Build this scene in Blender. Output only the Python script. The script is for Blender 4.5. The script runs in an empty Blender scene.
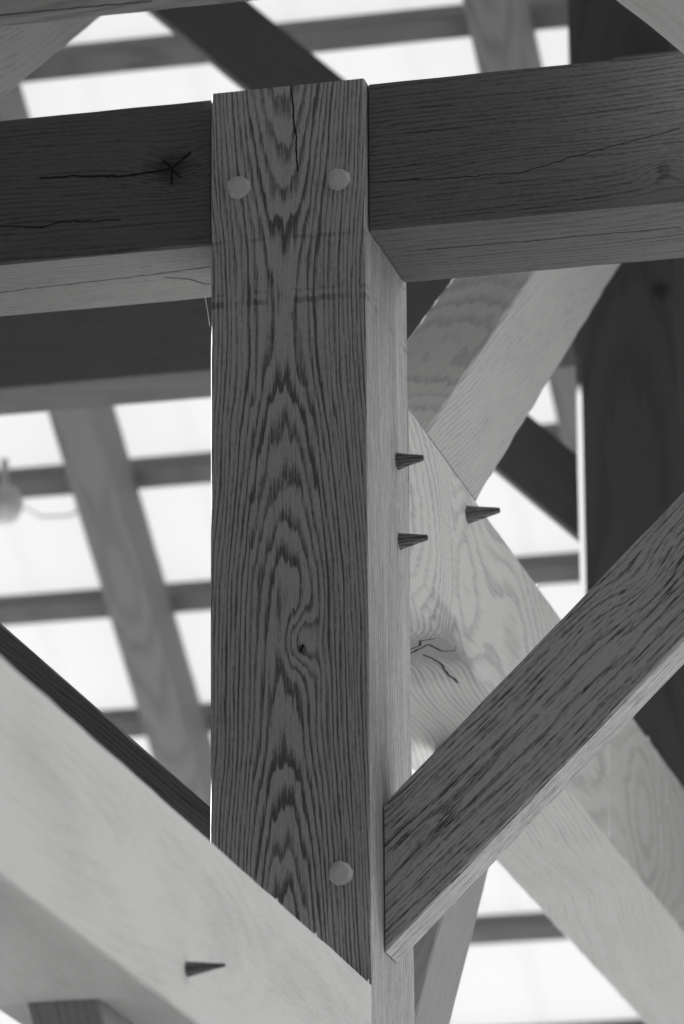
import bpy, bmesh, math, random
from mathutils import Vector, Matrix
random.seed(7)
scene = bpy.context.scene
COL = scene.collection

# ------------------------------------------------------------------ node helper
class N:
    """a float socket with arithmetic"""
    def __init__(s, t, sock): s.t, s.k = t, sock
    def _op(s, op, *o):
        n = s.t.nodes.new('ShaderNodeMath'); n.operation = op
        for i, x in enumerate((s,) + o):
            if isinstance(x, N): s.t.links.new(x.k, n.inputs[i])
            else: n.inputs[i].default_value = float(x)
        return N(s.t, n.outputs[0])
    def __add__(s, o): return s._op('ADD', o)
    __radd__ = __add__
    def __sub__(s, o): return s._op('SUBTRACT', o)
    def __mul__(s, o): return s._op('MULTIPLY', o)
    __rmul__ = __mul__
    def __truediv__(s, o): return s._op('DIVIDE', o)
    def mx(s, o): return s._op('MAXIMUM', o)
    def mn(s, o): return s._op('MINIMUM', o)
    def ab(s): return s._op('ABSOLUTE')
    def sqrt(s): return s._op('SQRT')
    def exp(s): return s._op('EXPONENT')
    def frac(s): return s._op('FRACT')
    def floor(s): return s._op('FLOOR')
    def ss(s, a, b, lo=0.0, hi=1.0):
        n = s.t.nodes.new('ShaderNodeMapRange'); n.interpolation_type = 'SMOOTHSTEP'
        s.t.links.new(s.k, n.inputs['Value'])
        n.inputs['From Min'].default_value = a; n.inputs['From Max'].default_value = b
        n.inputs['To Min'].default_value = lo; n.inputs['To Max'].default_value = hi
        return N(s.t, n.outputs['Result'])

def new_tree(name):
    m = bpy.data.materials.new(name); m.use_nodes = True
    t = m.node_tree; t.nodes.clear()
    out = t.nodes.new('ShaderNodeOutputMaterial')
    b = t.nodes.new('ShaderNodeBsdfPrincipled')
    t.links.new(b.outputs[0], out.inputs['Surface'])
    return m, t, b, out

def xyz(t, x, y, z):
    n = t.nodes.new('ShaderNodeCombineXYZ')
    for i, v in enumerate((x, y, z)):
        if isinstance(v, N): t.links.new(v.k, n.inputs[i])
        else: n.inputs[i].default_value = v
    return n.outputs[0]

def noise(t, vec, scale=1.0, detail=2.0, rough=0.5):
    n = t.nodes.new('ShaderNodeTexNoise'); n.noise_dimensions = '3D'
    n.inputs['Scale'].default_value = scale; n.inputs['Detail'].default_value = detail
    n.inputs['Roughness'].default_value = rough
    t.links.new(vec, n.inputs['Vector'])
    return N(t, n.outputs[0])

def coords(t):
    tc = t.nodes.new('ShaderNodeTexCoord'); s = t.nodes.new('ShaderNodeSeparateXYZ')
    t.links.new(tc.outputs['Object'], s.inputs[0])
    return [N(t, s.outputs[i]) for i in range(3)], tc

def curve(t, x, a, b, pts):
    """piecewise function of x on [a, b]; pts = [(x, y)], y already in 0..1"""
    n = t.nodes.new('ShaderNodeFloatCurve'); c = n.mapping.curves[0]
    P = sorted(((p - a) / (b - a), y) for p, y in pts)
    while len(c.points) < len(P): c.points.new(0.5, 0.5)
    for q, (px, py) in zip(c.points, P): q.location = (px, py); q.handle_type = 'AUTO_CLAMPED'
    n.mapping.update()
    u = (x - a) / (b - a)
    t.links.new(u.k, n.inputs['Value'])
    return N(t, n.outputs[0])

def seg_dist(a, b, p, q):
    """distance from the point (a, b) (sockets) to the segment p-q"""
    dx, dy = q[0] - p[0], q[1] - p[1]; l2 = dx * dx + dy * dy + 1e-12
    ax, ay = a - p[0], b - p[1]
    h = ((ax * dx + ay * dy) / l2).mx(0.0).mn(1.0)
    ex, ey = ax - h * dx, ay - h * dy
    return (ex * ex + ey * ey).sqrt()

def wood(name, light, dark, pith=(0.1, -0.06), slope=0.05, ring=0.0055, contrast=1.0, wob=1.0, depth=None,
         bumps=(), cracks=(), spots=(), pores=1.0, blotch=0.35, seed=0.0, bump=0.35, rough=0.72, silver=0.0, wave=0.35, bands=(), fibre=0.6):
    """oak: growth rings round a pith that runs nearly along local x, with pores, knots and checks.
    bumps: (u, q, amp, su, sq, axis) ring bulges round knots; cracks: (axis, face axis value, width, points); spots: dark knots, one widened as painted shade"""
    m, t, b, out = new_tree(name)
    (u, v, w), tc = coords(t)
    us = u + seed
    n_low = noise(t, xyz(t, us * 2.2, v * 9, w * 9), 1, 2) - 0.5
    n_mid = noise(t, xyz(t, us * 7, v * 85, w * 85), 1, 2) - 0.5
    n_fine = noise(t, xyz(t, us * 80, v * 300, w * 300), 1, 2) - 0.5
    dv = v - pith[0] + n_low * (0.014 * wob)
    if depth is None:
        wavy = noise(t, xyz(t, us * 1.6, v * 0 + seed, w * 0), 1, 1) - 0.5
        dw = w - pith[1] + us * slope + wavy * (0.12 * wave)
    else:
        dw = w + depth(t, u)
    r = (dv * dv + dw * dw).sqrt() + n_mid * (0.0065 * wob) + n_fine * 0.0005
    for (ku, kq, amp, su, sq, ax) in bumps:
        q = v if ax == 'v' else w
        du, dq = (u - ku) / su, (q - kq) / sq
        r = r + ((du * du + dq * dq) * -1.0).exp() * amp
    p = (r / ring).frac()
    ringv = p.ss(0.0, 0.15) * p.ss(0.2, 0.7, 1.0, 0.0)             # the porous early wood, dark on one side
    idx = (r / ring).floor()
    var = noise(t, xyz(t, idx * 3.17 + seed, 0.3, 0.7), 1, 0)
    streak = noise(t, xyz(t, us * 9, v * 330, w * 330), 1, 2, 0.6)
    dash = noise(t, xyz(t, us * 26, v * 520, w * 520), 1, 1, 0.5).ss(0.5, 0.68)
    d = ringv * (var * 1.5 + 0.15) * (streak * 0.9 + 0.55) * contrast
    d = d + dash * (0.5 * pores) * (ringv * 0.6 + 0.4) + (streak - 0.5) * (0.9 * pores)
    fib = noise(t, xyz(t, us * 16, v * 400, w * 400), 1, 3, 0.7)
    fib2 = noise(t, xyz(t, us * 110, v * 380, w * 380), 1, 2, 0.6)
    d = d + (fib - 0.5) * (1.1 * fibre) + (fib2 - 0.5) * (0.8 * fibre)
    bl = noise(t, xyz(t, us * 3.5, v * 11, w * 11), 1, 3) - 0.5
    d = d + bl * blotch
    if silver:
        fl = noise(t, xyz(t, us * 38, v * 150, w * 150), 1, 1)
        d = d - fl.ss(0.58, 0.7) * silver
    for (ub_, uw, amt) in bands:                                    # faint level water marks
        d = d + ((u + v * 0.02 + n_mid * 0.008 - ub_) / uw).ab().ss(0.3, 1.0, amt, 0.0) * (noise(t, xyz(t, u * 3, v * 30, w * 30), 1, 2).ss(.35, .6))
    for (ku, kq, rad, amt, ax) in spots:                            # knots and the painted shade patch lie in the face where the other coordinate is 0
        q, o = (v, w) if ax == 'v' else (w, v)
        du, dq = (u - ku), (q - kq)
        rr = (du * du + dq * dq + o * o * 9.0).sqrt() + n_mid * rad * 0.9
        d = d + rr.ss(rad * 0.3, rad, amt, 0.0)
    d = d.mx(0.0).mn(1.4)
    crk = None
    if cracks:
        jig = noise(t, xyz(t, u * 60, v * 60, w * 60), 1, 2) - 0.5
        for (ax, fv, width, pts) in cracks:
            q, o = (v, w) if ax == 'v' else (w, v)
            a2, b2 = u + jig * 0.004, q + jig * 0.006
            dm = None
            for p0, p1 in zip(pts[:-1], pts[1:]):
                s = seg_dist(a2, b2, p0, p1)
                dm = s if dm is None else dm.mn(s)
            c = dm.ss(width * 0.35, width, 1.0, 0.0) * (o - fv).ab().ss(0.004, 0.008, 1.0, 0.0)
            crk = c if crk is None else crk.mx(c)
    mix = t.nodes.new('ShaderNodeMix'); mix.data_type = 'RGBA'
    mix.inputs[6].default_value = (light, light * 0.995, light * 0.985, 1)
    mix.inputs[7].default_value = (dark, dark * 0.995, dark * 0.985, 1)
    t.links.new(d.mn(1.0).k, mix.inputs[0])
    colr = mix.outputs[2]
    if crk is not None:
        m2 = t.nodes.new('ShaderNodeMix'); m2.data_type = 'RGBA'
        t.links.new(crk.k, m2.inputs[0]); t.links.new(colr, m2.inputs[6]); m2.inputs[7].default_value = (0.004, 0.004, 0.004, 1)
        colr = m2.outputs[2]
    t.links.new(colr, b.inputs['Base Color'])
    b.inputs['Roughness'].default_value = rough
    b.inputs['Specular IOR Level'].default_value = 0.25
    hgt = d * -0.7
    if crk is not None: hgt = hgt - crk * 2.5
    bp = t.nodes.new('ShaderNodeBump'); bp.inputs['Strength'].default_value = bump; bp.inputs['Distance'].default_value = 0.001
    t.links.new(hgt.k, bp.inputs['Height']); t.links.new(bp.outputs[0], b.inputs['Normal'])
    return m

def plain(name, c, rough=0.7):
    m, t, b, o = new_tree(name)
    (u, v, w), tc = coords(t)
    n = noise(t, tc.outputs['Object'], 40, 3)
    mix = t.nodes.new('ShaderNodeMix'); mix.data_type = 'RGBA'
    mix.inputs[6].default_value = (c * .8, c * .8, c * .8, 1); mix.inputs[7].default_value = (c * 1.2, c * 1.2, c * 1.2, 1)
    t.links.new(n.k, mix.inputs[0]); t.links.new(mix.outputs[2], b.inputs['Base Color'])
    b.inputs['Roughness'].default_value = rough
    return m

# ------------------------------------------------------------------ object helpers
def tag(o, label=None, cat=None, group=None, kind=None):
    if label: o['label'] = label
    if cat: o['category'] = cat
    if group: o['group'] = group
    if kind: o['kind'] = kind
    return o

def link(name, mesh, mat, parent=None):
    o = bpy.data.objects.new(name, mesh); COL.objects.link(o)
    if mat: mesh.materials.append(mat)
    if parent: o.parent = parent; o.matrix_parent_inverse = Matrix.Identity(4)
    return o

def timber(name, O, d, s, w, h, mat, L0=0.0, L1=1.0, start=None, end=None, arris=0.0026, step=0.05, wear=0.0012, parent=None,
           chamfers=None):
    """a sawn timber: local x along d from O, local y along s (0..w), local z along d x s (0..h).
    start/end: (point, normal) planes that cut the ends; arris: worn edge width;
    chamfers: {corner: (width, u_from, u_to)} wide stopped chamfers, corners 0..3 counted (0,0) (w,0) (w,h) (0,h)"""
    O = Vector(O); d = Vector(d).normalized(); s = Vector(s).normalized(); n = d.cross(s)
    sec0 = [(0, 0), (w, 0), (w, h), (0, h)]
    def cut(pl, y, z, default):
        if pl is None: return default
        p, nn = Vector(pl[0]), Vector(pl[1])
        q = O + s * y + n * z
        return (p - q).dot(nn) / d.dot(nn) + (0.001 if pl is start else -0.001)      # a hair of shrinkage at every joint
    T0 = [cut(start, y, z, L0) for y, z in sec0]; T1 = [cut(end, y, z, L1) for y, z in sec0]
    K = max(2, int((max(T1) - min(T0)) / step))
    ts = [k / K for k in range(K + 1)]
    if chamfers:
        for c, (cw, ua, ub) in chamfers.items():
            for e in (ua, ua + cw * 1.2, ub - cw * 1.2, ub):
                ts.append((e - T0[c]) / (T1[c] - T0[c]))
        ts = sorted(x for x in set(ts) if 0 <= x <= 1)
    bm = bmesh.new(); rings = []
    ph = [random.uniform(0, 9) for _ in range(12)]
    for f in ts:
        ring = []
        for ci, (y, z) in enumerate(sec0):
            sy, sz = (1 if y == 0 else -1), (1 if z == 0 else -1)
            a0 = T0[ci] * (1 - f) + T1[ci] * f
            c = arris + wear * (0.5 * math.sin(a0 * 23 + ph[ci]) + 0.5 * math.sin(a0 * 51 + ph[ci + 4]) + random.uniform(-.5, .5))
            if chamfers and ci in chamfers:
                cw, ua, ub = chamfers[ci]
                g = max(0.0, min(1.0, (a0 - ua) / (cw * 1.2), (ub - a0) / (cw * 1.2)))
                c = c + (cw - c) * (g * g * (3 - 2 * g))
            c = max(0.0008, c)
            two = [(y + sy * c, z), (y, z + sz * c)]
            if ci in (0, 2): two.reverse()
            for (yy, zz) in two:
                # ends follow their cutting plane for every vertex
                a = cut(start, yy, zz, L0) * (1 - f) + cut(end, yy, zz, L1) * f
                ring.append(bm.verts.new((a, yy, zz)))
        rings.append(ring)
    for A, B in zip(rings[:-1], rings[1:]):
        for i in range(8):
            j = (i + 1) % 8
            bm.faces.new((A[i], A[j], B[j], B[i]))
    bm.faces.new(rings[0]); bm.faces.new(rings[-1])
    bmesh.ops.recalc_face_normals(bm, faces=bm.faces[:])
    me = bpy.data.meshes.new(name); bm.to_mesh(me); bm.free()
    o = link(name, me, mat)
    M = Matrix((d, s, n)).transposed().to_4x4(); M.translation = O
    o.matrix_world = M
    return o

def child_of(o, parent):
    o.parent = parent; o.matrix_parent_inverse = parent.matrix_world.inverted()

def peg_tapered(parent, base, L, h0, h1, mat, name='peg', depth=0.012, tilt=0.0):
    """a riven oak peg driven through and left long: faceted, flat on top, tapering to the tip along +X"""
    bm = bmesh.new(); rings = []
    for k, f in enumerate((-0.35, 0.0, 0.18, 0.45, 0.75, 1.0)):
        g = max(0, f); r = (h0 * (1 - g) + h1 * g) / 2
        r *= 1 + random.uniform(-.05, .05)
        ring = []
        for i in range(7):
            a = 2 * math.pi * i / 7 + 0.35 + 0.1 * math.sin(i * 3.1 + base[2] * 40)
            yy, zz = math.cos(a) * r, math.sin(a) * r
            zz = min(zz, r * 0.62) + (h0 / 2 - r) * 0.15 + tilt * g * L      # the upper flat stays nearly level
            ring.append(bm.verts.new((L * f, yy, zz)))
        rings.append(ring)
    for A, B in zip(rings[:-1], rings[1:]):
        for i in range(7): bm.faces.new((A[i], A[(i + 1) % 7], B[(i + 1) % 7], B[i]))
    bm.faces.new(rings[0]); bm.faces.new(rings[-1])
    bmesh.ops.recalc_face_normals(bm, faces=bm.faces[:])
    me = bpy.data.meshes.new(name); bm.to_mesh(me); bm.free()
    o = link(name, me, mat); o.location = base
    bpy.context.view_layer.update(); child_of(o, parent)
    return o

def peg_head(parent, x, z, r, mat, y=0.0, name='peg'):
    """an octagonal peg end standing a little proud of the face, edges chamfered"""
    bm = bmesh.new(); rings = []
    rot = random.uniform(0, 0.7)
    for (dy, k) in ((0.03, 1.0), (-0.004, 1.0), (-0.0095, 0.76), (-0.0105, 0.35)):
        ring = []
        for i in range(9):
            a = 2 * math.pi * i / 9 + rot
            rr = r * k * (1 + 0.05 * math.sin(i * 2.3 + x * 50))
            ring.append(bm.verts.new((math.cos(a) * rr, dy + 0.0015 * math.cos(a + 1) * (k < 1), math.sin(a) * rr)))
        rings.append(ring)
    for A, B in zip(rings[:-1], rings[1:]):
        for i in range(9): bm.faces.new((A[i], A[(i + 1) % 9], B[(i + 1) % 9], B[i]))
    bm.faces.new(rings[0]); bm.faces.new(rings[-1])
    bmesh.ops.recalc_face_normals(bm, faces=bm.faces[:])
    me = bpy.data.meshes.new(name); bm.to_mesh(me); bm.free()
    o = link(name, me, mat); o.location = (x, y, z)
    bpy.context.view_layer.update(); child_of(o, parent)
    return o

GZ = -3.85          # the ground

# ------------------------------------------------------------------ materials
def post_depth(t, u):
    z0 = -GZ
    px = lambda y: -(y - 229) / 784 + z0
    pts = [(1100, .040), (920, .055), (879, .0588), (835, .0626), (791, .0664), (750, .0700), (680, .0722), (586, .0745), (552, .0777), (519, .0811),
           (472, .0849), (422, .0887), (380, .0925), (300, .0947), (235, .0925), (170, .087), (85, .080)]
    a, b = px(1100), px(60)
    c = curve(t, u, a, b, [(px(y), d * 8) for y, d in pts])
    return c * 0.125

zb = -GZ
W_POST = wood('oak_post', .40, .10, pith=(.094, 0), ring=.0038, depth=post_depth, wob=.9, contrast=.8, blotch=.45, pores=.6, fibre=1.3,
              bands=[(zb - .088, .006, .5), (zb - .004, .004, .3), (zb - .075, .003, .25)],
              bumps=[(zb - .535, .114, .0105, .034, .02, 'v')], spots=[(zb - .545, .116, .009, .9, 'v')],
              cracks=[('v', 0, .0016, [(zb + .203, .1039), (zb + .165, .1078), (zb + .124, .1103), (zb + .083, .1128)]),
                      ('v', 0, .0024, [(zb - .540, .1175), (zb - .547, .1135)])], bump=.4)
W_BEAM_L = wood('oak_beam_dark', .115, .035, pith=(-.05, .1), slope=.03, ring=.006, seed=3.0, contrast=.35, blotch=.7, pores=.7, fibre=1.5,
                bumps=[(1.6 - .059, .109, .02, .05, .03, 'w')], spots=[(1.6 - .059, .109, .045, .5, 'w'), (1.6 - .062, .108, .022, .4, 'w')],
                cracks=[('w', 0, .0022, [(1.6 - .2346, .1132 - .0), (1.6 - .1678, .1093), (1.6 - .1279, .104), (1.6 - .0882, .1068), (1.6 - .0591, .1094)]),
                        ('w', 0, .0024, [(1.6 - .0355, .1275), (1.6 - .0591, .1094), (1.6 - .0603, .0877)]),
                        ('w', 0, .0022, [(1.6 - .0711, .1215), (1.6 - .0591, .1094), (1.6 - .0485, .0947)]),
                        ('w', 0, .0014, [(1.6 - .2871, .0526), (1.6 - .2336, .046), (1.6 - .207, .0503), (1.6 - .1273, .0453)]),
                        ('v', 0, .0022, [(1.6 - .3168, .097), (1.6 - .2341, .091), (1.6 - .1386, .086), (1.6 - .0249, .074)]),
                        ('v', 0, .0026, [(1.6 - .0951, .097), (1.6 - .066, .112), (1.6 - .0523, .1345), (1.6 - .0413, .1335)])])
xr0 = -.2035
W_BEAM_R = wood('oak_beam_brown', .14, .035, pith=(-.07, .07), slope=-.03, ring=.006, seed=8.0, contrast=.4, blotch=.7, pores=.7, fibre=1.5,
                bumps=[(.579 + xr0, .043, .016, .03, .02, 'w'), (.41 + xr0, .075, .012, .10, .02, 'w')], spots=[(.579 + xr0, .043, .014, .6, 'w')],
                cracks=[('w', 0, .0008, [(.2022 + xr0, .0643), (.2898 + xr0, .061), (.3921 + xr0, .0575), (.4941 + xr0, .0781), (.6006 + xr0, .0967)]),
                        ('v', 0, .002, [(.257 + xr0, .084), (.3725 + xr0, .088), (.4756 + xr0, .086), (.5822 + xr0, .0884)])])
W_BRACE = wood('oak_brace', .48, .075, pith=(-.05, .10), slope=.02, ring=.0045, seed=1.7, contrast=.45, blotch=.5, pores=1.5, silver=.35, fibre=1.6, wave=.5, bumps=[(.54, .095, .014, .05, .028, 'w')])
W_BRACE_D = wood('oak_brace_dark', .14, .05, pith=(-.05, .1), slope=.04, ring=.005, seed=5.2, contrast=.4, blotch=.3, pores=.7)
W_TIE = wood('pale_oak_tie', .5, .27, pith=(.11, .27), slope=.06, ring=.011, seed=2.3, contrast=.09, blotch=1.3, pores=.3, bump=.15, wave=.8, fibre=.8)
W_TIE_B = wood('pale_oak_tie_rear', .44, .2, pith=(.11, .26), slope=.07, ring=.008, seed=6.1, contrast=.4, blotch=.5, pores=.3, bump=.2, wave=1.3,
               spots=[(.25, .165, .2, .6, 'w'), (.25, .165, .09, .5, 'w')], bumps=[(.25, .16, .04, .06, .05, 'w')],  # knot, with its wide dark spot also painting the shade beside the post
               cracks=[('w', 0, .003, [(.263, .130), (.224, .166), (.26, .176), (.261, .198)]), ('w', 0, .003, [(.27, .150), (.31, .161), (.37, .160), (.412, .164)]),
                       ('w', 0, .0025, [(.24, .14), (.225, .155), (.205, .16), (.2, .18)])])
W_STRUT = wood('oak_strut', .36, .14, pith=(.07, .22), slope=.07, ring=.007, seed=9.4, contrast=.3, blotch=.5, pores=.4, bump=.2, wave=1.2)
W_STRUT_LOW = wood('oak_strut_low', .27, .12, pith=(-.05, .1), slope=.04, ring=.007, seed=4.4, contrast=.3, blotch=.4, pores=.5, bump=.2)
W_STRUT_TOP = wood('oak_strut_top', .14, .06, pith=(-.05, .1), slope=.04, ring=.007, seed=3.4, contrast=.35, blotch=.5, pores=.6, bump=.2)
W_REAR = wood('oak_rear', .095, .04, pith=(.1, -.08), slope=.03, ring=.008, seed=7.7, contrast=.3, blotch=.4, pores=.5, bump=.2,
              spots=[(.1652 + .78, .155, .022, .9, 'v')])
W_RAFTER = wood('sawn_rafter', .22, .11, pith=(.05, -.1), slope=.03, ring=.007, seed=2.9, contrast=.5, blotch=.3, pores=.4, bump=.1)
W_PURLIN = wood('sawn_purlin', .17, .08, pith=(.03, -.1), slope=.03, ring=.007, seed=12.9, contrast=.5, blotch=.6, pores=.4, bump=.1)
W_PLATE = wood('oak_plate', .125, .05, pith=(.1, -.12), slope=.02, ring=.006, seed=14.1, contrast=.7, blotch=.35, pores=.8,
               cracks=[('v', 0, .004, [(1.2, .158), (1.26, .161), (1.343, .162), (1.466, .1665)])])
W_PEG = plain('peg_oak', .45)
W_PEG_D = wood('peg_oak_dark', .17, .04, pith=(.0, -.03), slope=.0, ring=.004, seed=1.1, contrast=.8, blotch=.5)
M_DRIP = plain('pale_drip', .75, .5)
M_WEB = plain('spider_silk', .85, .5)
M_LAMP = plain('pale_lamp', .5, .5)

# ------------------------------------------------------------------ timbers of the frame
PG = 'upright posts of the frame'
post = timber('timber_post', (.0066, 0, GZ), (-.0025, 0, 1), (1, 0, .0025), .1995, .226, W_POST, 0, -GZ + .1992, step=.04, wear=.0006, arris=.0013)     # it leans a hair
tag(post, 'upright oak post in the middle with bold arched grain and three round peg ends', 'post', kind='thing')
bl = timber('timber_beam', (-1.6, .0157, 0), (1, 0, 0), (0, 1, 0), .1869, .1985, W_BEAM_L, 0, 1.6 - .0085, wear=.001)
tag(bl, 'dark horizontal beam with a star-cracked knot, butting the left side of the pegged post', 'beam', kind='thing')
br = timber('timber_beam', (.1985, .0157, 0), (1, 0, 0), (0, 1, 0), .197, .1985, W_BEAM_R, 0, 1.6, wear=.001)
tag(br, 'dark horizontal beam of smooth grain, butting the right side of the pegged post', 'beam', kind='thing')
for o, xa, xb in ((bl, -.0086, -.0045), (br, .1972, .1985)):
    tn = timber('tenon', (xa, .05, .03), (1, 0, 0), (0, 1, 0), .1, .166, W_BEAM_L, 0, xb - xa, arris=.001, wear=0)
    bpy.context.view_layer.update(); child_of(tn, o)

c43, s43 = math.cos(math.radians(43.1)), math.sin(math.radians(43.1))
# knee braces in the plane of the front beams
kb = timber('knee_brace', (.2, .066, -.913), (.7169, 0, .6972), (0, 1, 0), .066, .185 * .7169, W_BRACE, start=((.1995, 0, 0), (1, 0, 0)), end=((0, 0, 0), (0, 0, 1)), wear=.0014)
tag(kb, 'diagonal brace rising right from the pegged post in sharp focus with streaky grain', 'brace', kind='thing')
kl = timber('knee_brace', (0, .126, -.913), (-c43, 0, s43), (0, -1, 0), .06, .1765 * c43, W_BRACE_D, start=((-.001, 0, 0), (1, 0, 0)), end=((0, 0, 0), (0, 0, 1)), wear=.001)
tag(kl, 'dark brace rising left, a narrow strip showing above the pale beam', 'brace', kind='thing')

# ties that run front to back through the post
tf = timber('tie_beam', (.199, -.001, -1.172), (0, -1, 0), (0, 0, 1), .2072, .18, W_TIE, 0, 3.2, wear=.0008)

tag(tf, 'pale horizontal beam running towards the viewer from the post foot, blurred at its near end', 'beam', kind='thing')
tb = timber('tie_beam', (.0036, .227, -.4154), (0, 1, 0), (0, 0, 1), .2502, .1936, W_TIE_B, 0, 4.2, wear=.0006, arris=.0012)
tag(tb, 'pale beam running back and down to the right behind the pegged post, with drip marks', 'beam', kind='thing')

def dirv(deg, y=1):
    return (0, y * math.cos(math.radians(deg)), math.sin(math.radians(deg)))
us = timber('strut', (.198, .648, -.152), dirv(33.85), (-1, 0, 0), .125, .168, W_STRUT, start=((0, 0, -.1656), (0, 0, 1)), end=((0, 2.4, 0), (0, 1, 0)), wear=.0016)
tag(us, 'pale slanting strut with swirling grain rising from the rear beam towards the rear post', 'strut', kind='thing')
ls = timber('strut', (.135, .978, -.585), dirv(46.5), (-1, 0, 0), .076, .124, W_STRUT_LOW, start=((0, .226, 0), (0, 1, 0)), end=((0, 0, -.4154), (0, 0, 1)))
tag(ls, 'steep strut rising back from the post foot below the sharp diagonal brace', 'strut', kind='thing')
lf = timber('strut', (.059, -.915, -1.172), dirv(46.5, -1), (1, 0, 0), .076, .124, W_STRUT_LOW, start=((0, 0, 0), (0, 1, 0)), end=((0, 0, -1.172), (0, 0, 1)))
tag(lf, 'strut end with a dark front, meeting the underside of the pale near beam', 'strut', kind='thing')

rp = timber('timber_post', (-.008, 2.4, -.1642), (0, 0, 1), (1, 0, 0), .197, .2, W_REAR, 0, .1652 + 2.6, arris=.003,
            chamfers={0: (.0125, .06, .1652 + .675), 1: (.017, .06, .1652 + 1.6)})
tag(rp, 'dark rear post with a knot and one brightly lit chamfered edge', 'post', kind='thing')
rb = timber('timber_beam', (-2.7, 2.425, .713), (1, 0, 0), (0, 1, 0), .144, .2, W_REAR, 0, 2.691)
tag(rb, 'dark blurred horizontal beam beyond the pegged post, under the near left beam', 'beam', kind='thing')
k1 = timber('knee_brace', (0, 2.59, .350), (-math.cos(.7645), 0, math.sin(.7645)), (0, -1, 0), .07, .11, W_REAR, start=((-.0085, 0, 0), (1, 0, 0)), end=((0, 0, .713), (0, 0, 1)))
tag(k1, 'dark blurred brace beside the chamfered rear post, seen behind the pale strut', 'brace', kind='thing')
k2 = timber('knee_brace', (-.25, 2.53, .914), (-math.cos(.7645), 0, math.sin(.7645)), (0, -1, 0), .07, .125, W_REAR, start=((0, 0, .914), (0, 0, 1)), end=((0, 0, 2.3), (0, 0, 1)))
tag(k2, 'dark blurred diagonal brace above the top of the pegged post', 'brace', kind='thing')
pl = timber('wall_plate', (-1.6, 0, .412), (1, 0, 0), (0, 1, 0), .2, .2, W_PLATE, 0, 2.5)
tag(pl, 'long cracked plate timber crossing above everything at the top of the photo', 'plate', kind='thing')
tl = timber('strut', (-.429, .9, .724), dirv(34.2), (-1, 0, 0), .14, .2, W_STRUT_TOP, start=((0, .34, 0), (0, 1, 0)), end=((0, 2.3, 0), (0, 1, 0)))
tag(tl, 'grey strut above the near left beam, its top hidden by the cracked plate', 'strut', kind='thing')
tr = timber('rafter', (.639, -.2, .101), (-.515, -.8, .297), (.841, -.541, 0), .14, .2, W_TIE, L1=1.6, start=((0, .0145, 0), (0, -1, 0)))
tag(tr, 'pale jack rafter cutting the top corner above the near right beam', 'rafter', kind='thing')

# pegs
bpy.context.view_layer.update()
peg_head(post, .033, .067, .0155, W_PEG); peg_head(post, .163, .065, .0148, W_PEG); peg_head(post, .162, -.829, .0152, W_PEG)
peg_tapered(post, (.197, .165, -.256), .034, .025, .008, W_PEG_D); peg_tapered(post, (.1975, .173, -.359), .036, .024, .008, W_PEG_D)
peg_tapered(tb, (.1966, .575, -.199), .045, .028, .008, W_PEG_D)
peg_tapered(tf, (.1975, -.813, -1.122), .042, .019, .004, W_PEG_D)
# drip marks on the rear tie: thin raised runs of something pale, with a bead at the lower end
def drip(y, z0, z1, r):
    bm = bmesh.new(); rings = []
    K = 10
    for k in range(K + 1):
        f = k / K; rr = r * (.35 + .25 * math.sin(f * 9 + y * 7) ** 2) if f < .85 else r * (1.0 if f < .97 else .5)
        rings.append([bm.verts.new((.1966 + .0015 * max(0, math.cos(a)), y + rr * math.sin(a), z0 + (z1 - z0) * f)) for a in (-1.6, -.8, 0, .8, 1.6)])
    for A, B in zip(rings[:-1], rings[1:]):
        for i in range(4): bm.faces.new((A[i], A[i + 1], B[i + 1], B[i]))
    me = bpy.data.meshes.new('drip'); bm.to_mesh(me); bm.free()
    o = link('drip', me, M_DRIP); child_of(o, tb)
for y, a, b_, r in ((1.975, -.165, -.275, .004), (2.053, -.195, -.235, .005), (1.985, -.285, -.325, .005), (1.556, -.265, -.31, .003), (1.549, -.345, -.412, .004)):
    drip(y, a, b_, r)

def splinter(parent, x, y, z, r):
    bm = bmesh.new()
    bmesh.ops.create_icosphere(bm, subdivisions=1, radius=r)
    for v in bm.verts: v.co = Vector((v.co.x * .7, v.co.y * .8, v.co.z * 1.5)) * random.uniform(.7, 1.2)
    me = bpy.data.meshes.new('splinter'); bm.to_mesh(me); bm.free()
    o = link('splinter', me, M_DRIP); o.location = (x, y, z); bpy.context.view_layer.update(); child_of(o, parent)
for y in (-.44, -.265, -.01): splinter(tf, .197, y, -.9655, .0026)
for y in (1.04, 1.9): splinter(tb, .196, y, -.167, .0045)

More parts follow.
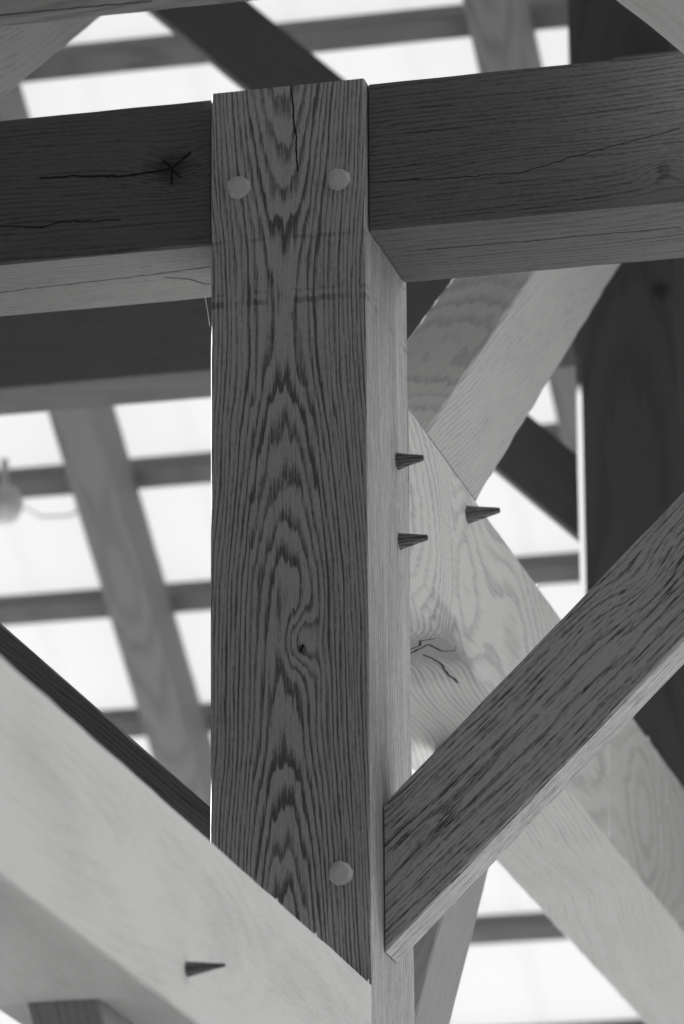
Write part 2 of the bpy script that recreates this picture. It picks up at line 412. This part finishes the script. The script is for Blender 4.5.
# ------------------------------------------------------------------ roof beyond: rafters, purlins, sheets
T = .67; ML = math.sqrt(1 + T * T); RD = (0, 1 / ML, -T / ML); RN = Vector((0, T / ML, 1 / ML))
for x, lab in ((-1.519, 'blurred roof rafter slanting down behind the left beams'), (-.376, 'blurred roof rafter crossing the gap above the right beam')):
    r = timber('rafter', (x, 4.5, 1.40), RD, (-1, 0, 0), .105, .15, W_RAFTER, -2.3, 3.4)
    tag(r, lab, 'rafter', 'roof rafters', 'thing')
names_p = ['topmost purlin, seen above the near beams', 'purlin hidden behind the near left beam', 'purlin behind the dark rear beam',
           'purlin just below the dark rear beam', 'purlin second below the dark rear beam', 'purlin third below the dark rear beam',
           'purlin fourth below the dark rear beam, behind the pale near beam', 'purlin in the white gap under the pale rear beam', 'lowest purlin, at the bottom edge of the photo']
for lab, y in zip(names_p, (3.93, 4.245, 4.56, 4.873, 5.185, 5.496, 5.807, 6.116, 6.432)):
    O = Vector((-2.75, y, 1.4 - T * (y - 4.5))) + Vector((0, 0, .1508 * ML)) - Vector(RD) * .06
    p = timber('purlin', O, (1, 0, 0), RD, .06, .045, W_PURLIN, 0, 4.6, step=.2)
    tag(p, 'blurred dark roof ' + lab, 'purlin', 'roof purlins', 'thing')

SHEET = .42
def roof_sheet():
    bm = bmesh.new(); prof = []
    x = -2.8; pitch = .24
    while x < 1.9:
        prof.append((x, 0)); prof.append((x + .2, .0006))
        x += pitch
    rows = []
    top = Vector((0, 4.5, 1.40)) + RN * (.15 + .0462) - Vector(RD) * 2.8              # the ridge
    for base, nn in ((top + Vector((0, -1, -T)) * 4.6, Vector((0, -RN.y, RN.z))), (top, Vector((0, 0, 1))), (top + Vector((0, 1, -T)) * 5.4, RN)):
        rows.append([bm.verts.new((px, base.y + nn.y * h, base.z + nn.z * h)) for px, h in prof])
    for R0, R1 in zip(rows[:-1], rows[1:]):
        for i in range(len(prof) - 1): bm.faces.new((R0[i], R0[i + 1], R1[i + 1], R1[i]))
    me = bpy.data.meshes.new('roof'); bm.to_mesh(me); bm.free()
    m, t, b, out = new_tree('white_sheet')
    t.nodes.remove(b)
    df = t.nodes.new('ShaderNodeBsdfDiffuse'); tr_ = t.nodes.new('ShaderNodeBsdfTranslucent'); mx = t.nodes.new('ShaderNodeMixShader')
    (u, v, w), tc = coords(t)
    nz = noise(t, tc.outputs['Object'], 3, 3)
    mc = t.nodes.new('ShaderNodeMix'); mc.data_type = 'RGBA'
    mc.inputs[6].default_value = (SHEET * .97,) * 3 + (1,); mc.inputs[7].default_value = (SHEET * 1.03,) * 3 + (1,)
    t.links.new(nz.k, mc.inputs[0])
    t.links.new(mc.outputs[2], df.inputs[0]); t.links.new(mc.outputs[2], tr_.inputs[0])
    mx.inputs[0].default_value = .55
    t.links.new(df.outputs[0], mx.inputs[1]); t.links.new(tr_.outputs[0], mx.inputs[2]); t.links.new(mx.outputs[0], out.inputs[0])
    return tag(link('roof', me, m), kind='structure')
roof_sheet()

zr = lambda y: 1.4 - T * (y - 4.5) if y > 2.17 else 1.4 - T * (2.17 - 4.5) - T * (2.17 - y)     # underside of the roof along the gables
def light_blocker(name, x, poly):  # added panels out of view that block light from chosen timbers
    bm = bmesh.new()
    a = [bm.verts.new((x - .03, y, z)) for y, z in poly]; b = [bm.verts.new((x, y, z)) for y, z in poly]
    bm.faces.new(a); bm.faces.new(b)
    for i in range(len(a)): bm.faces.new((a[i], a[(i + 1) % len(a)], b[(i + 1) % len(a)], b[i]))
    bmesh.ops.recalc_face_normals(bm, faces=bm.faces[:])
    me = bpy.data.meshes.new(name); bm.to_mesh(me); bm.free()
    tag(link(name, me, W_REAR), kind='structure')
light_blocker('blocker_left', -2.80, [(5.6, .6), (5.6, zr(5.6)), (2.17, zr(2.17)), (-2.4, zr(-2.4)), (-2.4, -1.3), (.62, -1.3), (.62, 1.22), (3.16, 1.22), (3.16, .6)])  # unseen, outline cut to keep the sun off some timbers
light_blocker('blocker_right', 1.93, [(7.0, -1.7), (7.0, zr(7.0)), (2.17, zr(2.17)), (1.9, zr(1.9)), (1.9, -1.7)])  # unseen, added to dim the light from the right on the rear timbers

def tube(name, pts, r, mat, parent=None):
    bm = bmesh.new(); rings = []
    P = [Vector(p) for p in pts]
    for k, p in enumerate(P):
        d = (P[min(k + 1, len(P) - 1)] - P[max(k - 1, 0)]).normalized()
        a = d.orthogonal().normalized(); b = d.cross(a)
        rings.append([bm.verts.new(p + a * (r * math.cos(i * math.pi / 3)) + b * (r * math.sin(i * math.pi / 3))) for i in range(6)])
    for A, B in zip(rings[:-1], rings[1:]):
        for i in range(6): bm.faces.new((A[i], A[(i + 1) % 6], B[(i + 1) % 6], B[i]))
    bm.faces.new(rings[0]); bm.faces.new(rings[-1])
    bmesh.ops.recalc_face_normals(bm, faces=bm.faces[:])
    me = bpy.data.meshes.new(name); bm.to_mesh(me); bm.free()
    return link(name, me, mat, parent)

def lamp():
    e = bpy.data.objects.new('lamp', None); COL.objects.link(e); e.location = (-1.79, 4.70, 1.272)
    tag(e, 'pale rounded lamp under the roof purlin at the left edge, with a cable', 'lamp', kind='thing')
    bm = bmesh.new(); rings = []
    prof = [(.0, -.05), (.02, -.048), (.036, -.036), (.043, -.015), (.043, .005), (.036, .022), (.028, .028), (.009, .036), (.009, .10), (.0, .10)]
    for rr, z in prof[1:-1]: rings.append([bm.verts.new((rr * math.cos(a * math.pi / 12), rr * math.sin(a * math.pi / 12), z)) for a in range(24)])
    for A, B in zip(rings[:-1], rings[1:]):
        for i in range(24): bm.faces.new((A[i], A[(i + 1) % 24], B[(i + 1) % 24], B[i]))
    bm.faces.new(rings[0]); bm.faces.new(rings[-1])
    bmesh.ops.recalc_face_normals(bm, faces=bm.faces[:])
    me = bpy.data.meshes.new('lamp_head'); bm.to_mesh(me); bm.free()
    for f in me.polygons: f.use_smooth = True
    link('lamp_head', me, M_LAMP, e)
    tube('cable', [(.03, .04, .0), (.06, .1, -.012), (.12, .12, -.008), (.145, .12, .004)], .003, M_LAMP, e)
lamp()

tag(tube('spider_thread', [(-.065, .197, -.001), (-.035, .1, -.056), (-.0045, .0005, -.114)], .0005, M_WEB),
    'fine spider thread strung between the left beam underside and the pegged post', 'cobweb', kind='thing')

# ------------------------------------------------------------------ ground
def ground():  # unseen ground, added to bounce light up onto the timbers
    bm = bmesh.new(); R = 40
    bm.faces.new([bm.verts.new(p) for p in ((-R, -R, GZ), (R, -R, GZ), (R, R, GZ), (-R, R, GZ))])
    me = bpy.data.meshes.new('ground'); bm.to_mesh(me); bm.free()
    m, t, b, o = new_tree('ground_bounce')
    (u, v, w), tc = coords(t)
    n1 = noise(t, tc.outputs['Object'], .8, 5)
    mx = t.nodes.new('ShaderNodeMix'); mx.data_type = 'RGBA'
    mx.inputs[6].default_value = (.44, .44, .44, 1); mx.inputs[7].default_value = (.58, .58, .58, 1)
    t.links.new(n1.k, mx.inputs[0])
    edge = (v + (noise(t, tc.outputs['Object'], 1.5, 4) - .5) * .5).ss(-.6, -.4)      # pale under the frame, dark in front: tones chosen for bounced light
    m3 = t.nodes.new('ShaderNodeMix'); m3.data_type = 'RGBA'; t.links.new(edge.k, m3.inputs[0])
    m3.inputs[6].default_value = (.10, .10, .10, 1); t.links.new(mx.outputs[2], m3.inputs[7])
    t.links.new(m3.outputs[2], b.inputs['Base Color']); b.inputs['Roughness'].default_value = .9; b.inputs['Specular IOR Level'].default_value = .1
    tag(link('ground', me, m), kind='structure')
ground()

# ------------------------------------------------------------------ daylight
wd = bpy.data.worlds.new('World'); scene.world = wd; wd.use_nodes = True
t = wd.node_tree; t.nodes.clear()
out = t.nodes.new('ShaderNodeOutputWorld'); bg = t.nodes.new('ShaderNodeBackground'); t.links.new(bg.outputs[0], out.inputs[0])
tc = t.nodes.new('ShaderNodeTexCoord'); sp = t.nodes.new('ShaderNodeSeparateXYZ'); t.links.new(tc.outputs['Generated'], sp.inputs[0])
X, Y, Z = (N(t, sp.outputs[i]) for i in range(3))
side = X.ss(-.1, .95, 0.0, SIDE := 2.2)                    # the open gable on the right looks onto bright sky
back = Y.ss(-.45, .15, .07, 1.0)                              # sky dimmer behind the viewer
sky = (side + .6) * back * Z.ss(-.05, .12, .35, 1.0)
cc = t.nodes.new('ShaderNodeCombineXYZ')
for i in range(3): t.links.new(sky.k, cc.inputs[i])
t.links.new(cc.outputs[0], bg.inputs['Color']); bg.inputs['Strength'].default_value = 1.0

sun = bpy.data.lights.new('sun', 'SUN'); sun.energy = 30.0; sun.angle = math.radians(2.0)
so = bpy.data.objects.new('sun', sun); COL.objects.link(so)
so.rotation_euler = Vector((-.94, .24, .15)).to_track_quat('Z', 'Y').to_euler()

# ------------------------------------------------------------------ camera
cd = bpy.data.cameras.new('camera'); cam = bpy.data.objects.new('camera', cd); COL.objects.link(cam); scene.camera = cam
cd.sensor_fit = 'VERTICAL'; cd.sensor_height = 36.0; cd.lens = 4999.0 / 1024 * 36
yaw, pit, rol = .2417, .3106, -.0045
fw = Vector((-math.sin(yaw) * math.cos(pit), math.cos(yaw) * math.cos(pit), math.sin(pit)))
r_ = fw.cross(Vector((0, 0, 1))).normalized(); u_ = r_.cross(fw)
r2 = r_ * math.cos(rol) + u_ * math.sin(rol); u2 = -r_ * math.sin(rol) + u_ * math.cos(rol)
M = Matrix((r2, u2, -fw)).transposed().to_4x4(); M.translation = Vector((1.5652, -5.6793, -2.2505)); cam.matrix_world = M
cd.clip_end = 500
cd.dof.use_dof = True; cd.dof.focus_distance = 6.15; cd.dof.aperture_fstop = 7.0

scene.view_settings.view_transform = 'Standard'; scene.view_settings.look = 'None'
scene.view_settings.gamma = 1.0; scene.view_settings.use_curve_mapping = False
scene.view_settings.exposure = 0.0
scene.cycles.use_denoising = True
scene.cycles.max_bounces = 8
